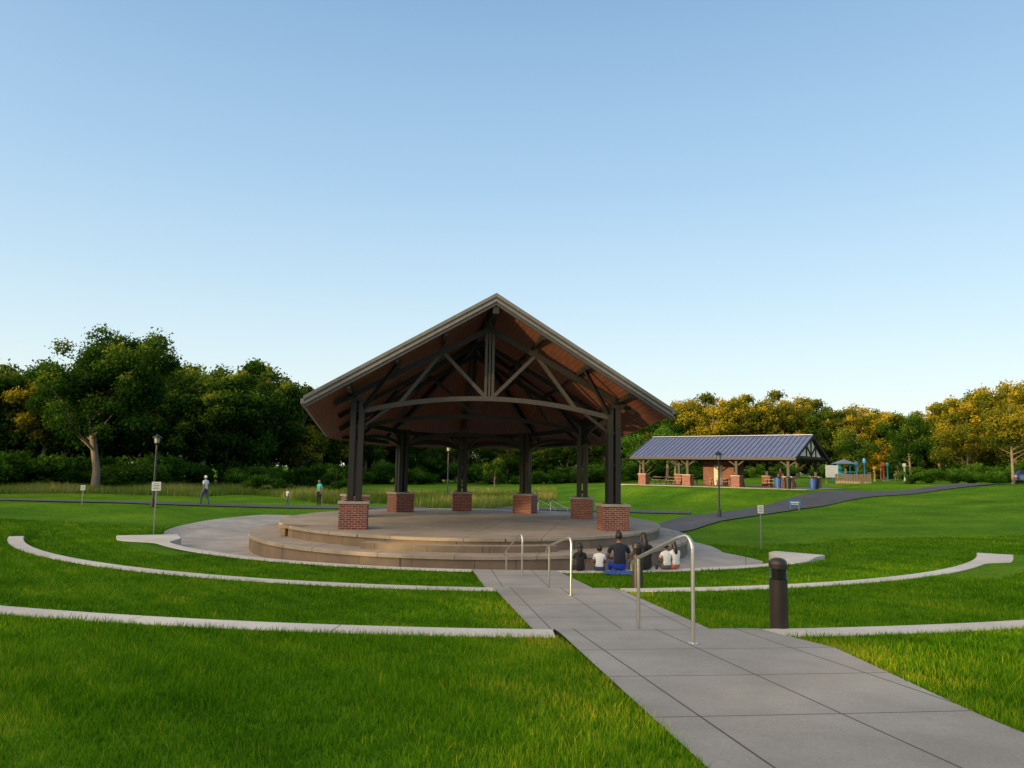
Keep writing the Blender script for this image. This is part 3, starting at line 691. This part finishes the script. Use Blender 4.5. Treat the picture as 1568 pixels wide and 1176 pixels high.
# unseen trees added behind and left of the viewpoint to block low sun
P0,P1=Vector((-165,85)),Vector((45,-88))
n=30
for q in range(n+1):
    for row in range(2):
        p=P0.lerp(P1,q/n)+Vector((-.63,-.77))*row*8+Vector((random.uniform(-2,2),random.uniform(-2,2)))
        put(random.choice(BG),p.x,p.y,random.uniform(11.0,13.0),wf=1.15)
def feature(name,px,D,H,W,base,ncl,nl,size,seed,lm=None,lobes=7,r0=None,crad=(.1,.2),low=.85):
    me=tree_mesh(name,H,W,base,ncl,nl,size,seed,lm=lm,lobes=lobes,r0=r0,crad=crad,low=low); x=br(px)*D
    o=bpy.data.objects.new(name,me); COL.objects.link(o); o.location=(x,D,Z(x,D)); return o
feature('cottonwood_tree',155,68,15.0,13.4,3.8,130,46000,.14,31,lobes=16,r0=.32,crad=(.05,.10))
feature('cottonwood_tree',72,74,11.6,7.5,2.6,60,18000,.14,42,lobes=8,r0=.25,crad=(.06,.12),lm=M_leaf_sunlit)
feature('cottonwood_tree',375,93,11.0,6.5,2.0,50,12000,.15,43,lobes=8,r0=.2,crad=(.07,.13),lm=M_leaf_sunlit)
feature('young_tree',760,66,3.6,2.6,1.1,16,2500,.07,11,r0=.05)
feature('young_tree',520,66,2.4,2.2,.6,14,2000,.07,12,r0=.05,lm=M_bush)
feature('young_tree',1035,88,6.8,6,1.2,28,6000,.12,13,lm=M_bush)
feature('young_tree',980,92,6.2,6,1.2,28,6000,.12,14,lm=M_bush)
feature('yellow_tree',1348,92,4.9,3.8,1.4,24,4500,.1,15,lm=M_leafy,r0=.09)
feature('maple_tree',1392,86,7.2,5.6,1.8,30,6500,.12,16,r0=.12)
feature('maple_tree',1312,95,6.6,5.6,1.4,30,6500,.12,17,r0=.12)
feature('maple_tree',1548,76,8.6,6.0,2.6,34,9000,.12,18,lm=M_leaf_sunlit,r0=.14)
feature('maple_tree',1480,98,8.0,7.5,2.0,34,8000,.13,19,r0=.14,lm=M_leaf_sunlit)
BU=[tree_mesh('bush_mesh_%d'%i_,2,2.6,.1,22,2600,.075,200+i_,trunk=False,lm=M_bush,lobes=4) for i_ in range(3)]
def bush(name,x,y,H,w=1.0): 
    return put(BU[random.randrange(3)],x,y,H,None,2,w,name,-.1)
hedge=empty('hedge')
for q in range(14):
    p_=1398+q*10; D=72; put(BU[q%3],br(p_)*D,D+random.uniform(-.8,.8),random.uniform(1.2,1.6),hedge,2,1.1,'hedge_plant',-.1)
under=empty('understory_shrubs')
for q in range(95):
    p_=random.uniform(-150,1000); D=np.interp(p_,pxs,Ds)-random.uniform(2,9); put(BU[q%3],br(p_)*D,D,random.uniform(1.4,3.8),under,2,1.2,'shrub',-.2)
for q in range(40):
    p_=random.uniform(1000,1600); D=np.interp(p_,pxs,Ds)-random.uniform(3,16); put(BU[q%3],br(p_)*D,D,random.uniform(1.2,2.6),under,2,1.2,'shrub',-.2)
for q in range(70):
    p_=580+q*16; D=np.interp(p_,pxs,Ds)+random.uniform(1,4); put(BU[q%3],br(p_)*D,D,random.uniform(2.8,4.0),under,2,1.1,'shrub',-.3)
bush('shrub',br(425)*66,66,1.9,1.3); bush('shrub',br(395)*67,67,1.5,1.2); bush('shrub',br(525)*64,64,1.7)
def blades(n,xs,ys,h,w,rg,lean=.5):
    z=zt(xs,ys); th=rg.uniform(0,2*np.pi,n); dx,dy=np.cos(th)*w/2,np.sin(th)*w/2
    la=rg.uniform(0,2*np.pi,n); lh=h*lean*rg.uniform(0,1,n)
    B1=np.stack([xs-dx,ys-dy,z-.01],1);B2=np.stack([xs+dx,ys+dy,z-.01],1);T=np.stack([xs+np.cos(la)*lh,ys+np.sin(la)*lh,z+h],1)
    return np.stack([B1,B2,T],1).reshape(-1,3),np.arange(3*n).reshape(-1,3)
M_mead=leaf_mat('meadow_blades',[(0,(.06,.12,.018)),(.5,(.13,.20,.035)),(1,(.32,.30,.10))])
n=90000; t_=rng.uniform(-.80,.06,n); D=rng.uniform(54,76,n)+6*np.sin(t_*9); xs=t_*D; keep=(D>55+4*np.sin(t_*14)+3*np.sin(t_*31)); xs,yy=xs[keep],D[keep]; n=len(xs)
pat=.5+.35*np.sin(xs*.5)*np.cos(yy*.4+xs*.13); h=rng.uniform(.2,.8,n)*(.5+.7*pat)
V,F=blades(n,xs,yy,h,rng.uniform(.04,.09,n),rng); me=np_mesh('meadow_grass',V,F,[M_mead],np.repeat(pat+rng.normal(size=n)*.15,3)); o=bpy.data.objects.new('meadow_grass',me); COL.objects.link(o)
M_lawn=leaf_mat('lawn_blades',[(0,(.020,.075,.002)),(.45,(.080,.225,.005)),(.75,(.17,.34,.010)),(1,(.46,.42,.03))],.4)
def pn(x,y,s):
    return (np.sin(x*s+1.3*np.sin(y*s*.7))*np.cos(y*s*1.1+1.7*np.sin(x*s*.6+2))+.5*np.sin(x*s*2.3+y*s*1.9))/1.5
n=720000; u=rng.uniform(math.sqrt(2.2),math.sqrt(34),n); D=u*u; xs=rng.uniform(-1,1,n)*(D*.82+1.2)
ok=~nograss(xs,D); xs,D=xs[ok],D[ok]; n=len(xs)
sc_=(np.maximum(D,3)/4)**.65; clump=pn(xs,D,9.0)*.5+pn(D,xs,17.)*.5
h=rng.uniform(.022,.075,n)*(1+.25*pn(xs,D,2.1)+.35*clump)*np.minimum(sc_,1.3); w=.0056*sc_*rng.uniform(.6,1.4,n)
l,R=walk_lr(D); de=np.minimum(np.abs(xs-l),np.abs(xs-R)); dry=np.clip(1-de/1.4,0,1)*.5*(rng.uniform(0,1,n)<.6)*(D<17)*(.6+.6*pn(xs,D,1.7))
pale=np.clip(pn(xs,D,1.1)-.45,0,1)*.8*(rng.uniform(0,1,n)<.5)
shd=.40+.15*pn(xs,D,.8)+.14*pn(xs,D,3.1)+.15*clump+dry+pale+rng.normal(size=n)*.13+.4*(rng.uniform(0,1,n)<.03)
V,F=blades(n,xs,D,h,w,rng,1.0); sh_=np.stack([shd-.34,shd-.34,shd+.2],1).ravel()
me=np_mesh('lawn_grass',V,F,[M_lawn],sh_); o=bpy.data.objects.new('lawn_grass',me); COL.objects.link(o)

# ------------------------------------------------------------ light, sky, camera
SD=Vector((-.8,-.6,0)).normalized(); EL=math.radians(6)
W=bpy.data.worlds.new('World'); S.world=W; W.use_nodes=True; nt=W.node_tree; bg=nt.nodes['Background']
sk=N(nt,'ShaderNodeTexSky',sky_type='NISHITA'); sk.sun_disc=False; sk.sun_elevation=EL; sk.sun_rotation=math.atan2(SD.x,SD.y); sk.altitude=200; sk.air_density=1.0; sk.dust_density=.6; sk.ozone_density=1.3
tc=N(nt,'ShaderNodeTexCoord'); sx=N(nt,'ShaderNodeSeparateXYZ'); nt.links.new(tc.outputs['Generated'],sx.inputs[0])
grad=ramp(nt,sx.outputs[2],[(0,(.86,.85,.78)),(.07,(.78,.87,.86)),(.135,(.68,.83,.90)),(.23,(.54,.73,.88)),(.35,(.40,.61,.83)),(.55,(.25,.435,.68)),(1,(.15,.29,.55))])
sn=N(nt,'ShaderNodeVectorMath',operation='SCALE'); sn.inputs['Scale'].default_value=.045; nt.links.new(sk.outputs[0],sn.inputs[0])
a0=N(nt,'ShaderNodeVectorMath',operation='ADD'); nt.links.new(grad,a0.inputs[0]); nt.links.new(sn.outputs[0],a0.inputs[1])
vm=N(nt,'ShaderNodeVectorMath',operation='DOT_PRODUCT'); nt.links.new(tc.outputs['Generated'],vm.inputs[0]); vm.inputs[1].default_value=(SD.x*.94,SD.y*.94,.34)
gl=math_(nt,'POWER',math_(nt,'MAXIMUM',vm.outputs['Value'],0),3.0)
gc=N(nt,'ShaderNodeVectorMath',operation='SCALE'); gc.inputs[0].default_value=(4.3,2.95,1.35); nt.links.new(gl,gc.inputs['Scale'])
ad=N(nt,'ShaderNodeVectorMath',operation='ADD'); nt.links.new(a0.outputs[0],ad.inputs[0]); nt.links.new(gc.outputs[0],ad.inputs[1])
nt.links.new(ad.outputs[0],bg.inputs[0]); bg.inputs[1].default_value=.95
sl=bpy.data.lights.new('sun','SUN'); sl.energy=5; sl.angle=math.radians(.5); sl.color=(1,.72,.34); so=bpy.data.objects.new('sun',sl); COL.objects.link(so)
dv=Vector((-SD.x*math.cos(EL),-SD.y*math.cos(EL),-math.sin(EL))); so.rotation_euler=dv.to_track_quat('-Z','Y').to_euler(); so.location=(-40,-30,30)
cam=bpy.data.cameras.new('camera'); cam.sensor_width=36; cam.lens=1150/1568*36; cam.clip_end=4000; cam.clip_start=.05
co=bpy.data.objects.new('camera',cam); COL.objects.link(co)
co.matrix_world=Matrix.Translation((0,0,1.6))@Matrix.Rotation(math.radians(90+6.45),4,'X')@Matrix.Rotation(math.radians(1.0),4,'Z')
S.camera=co
S.view_settings.view_transform='Standard'; S.view_settings.look='None'; S.view_settings.exposure=0
print('OBJ',len(bpy.data.objects))
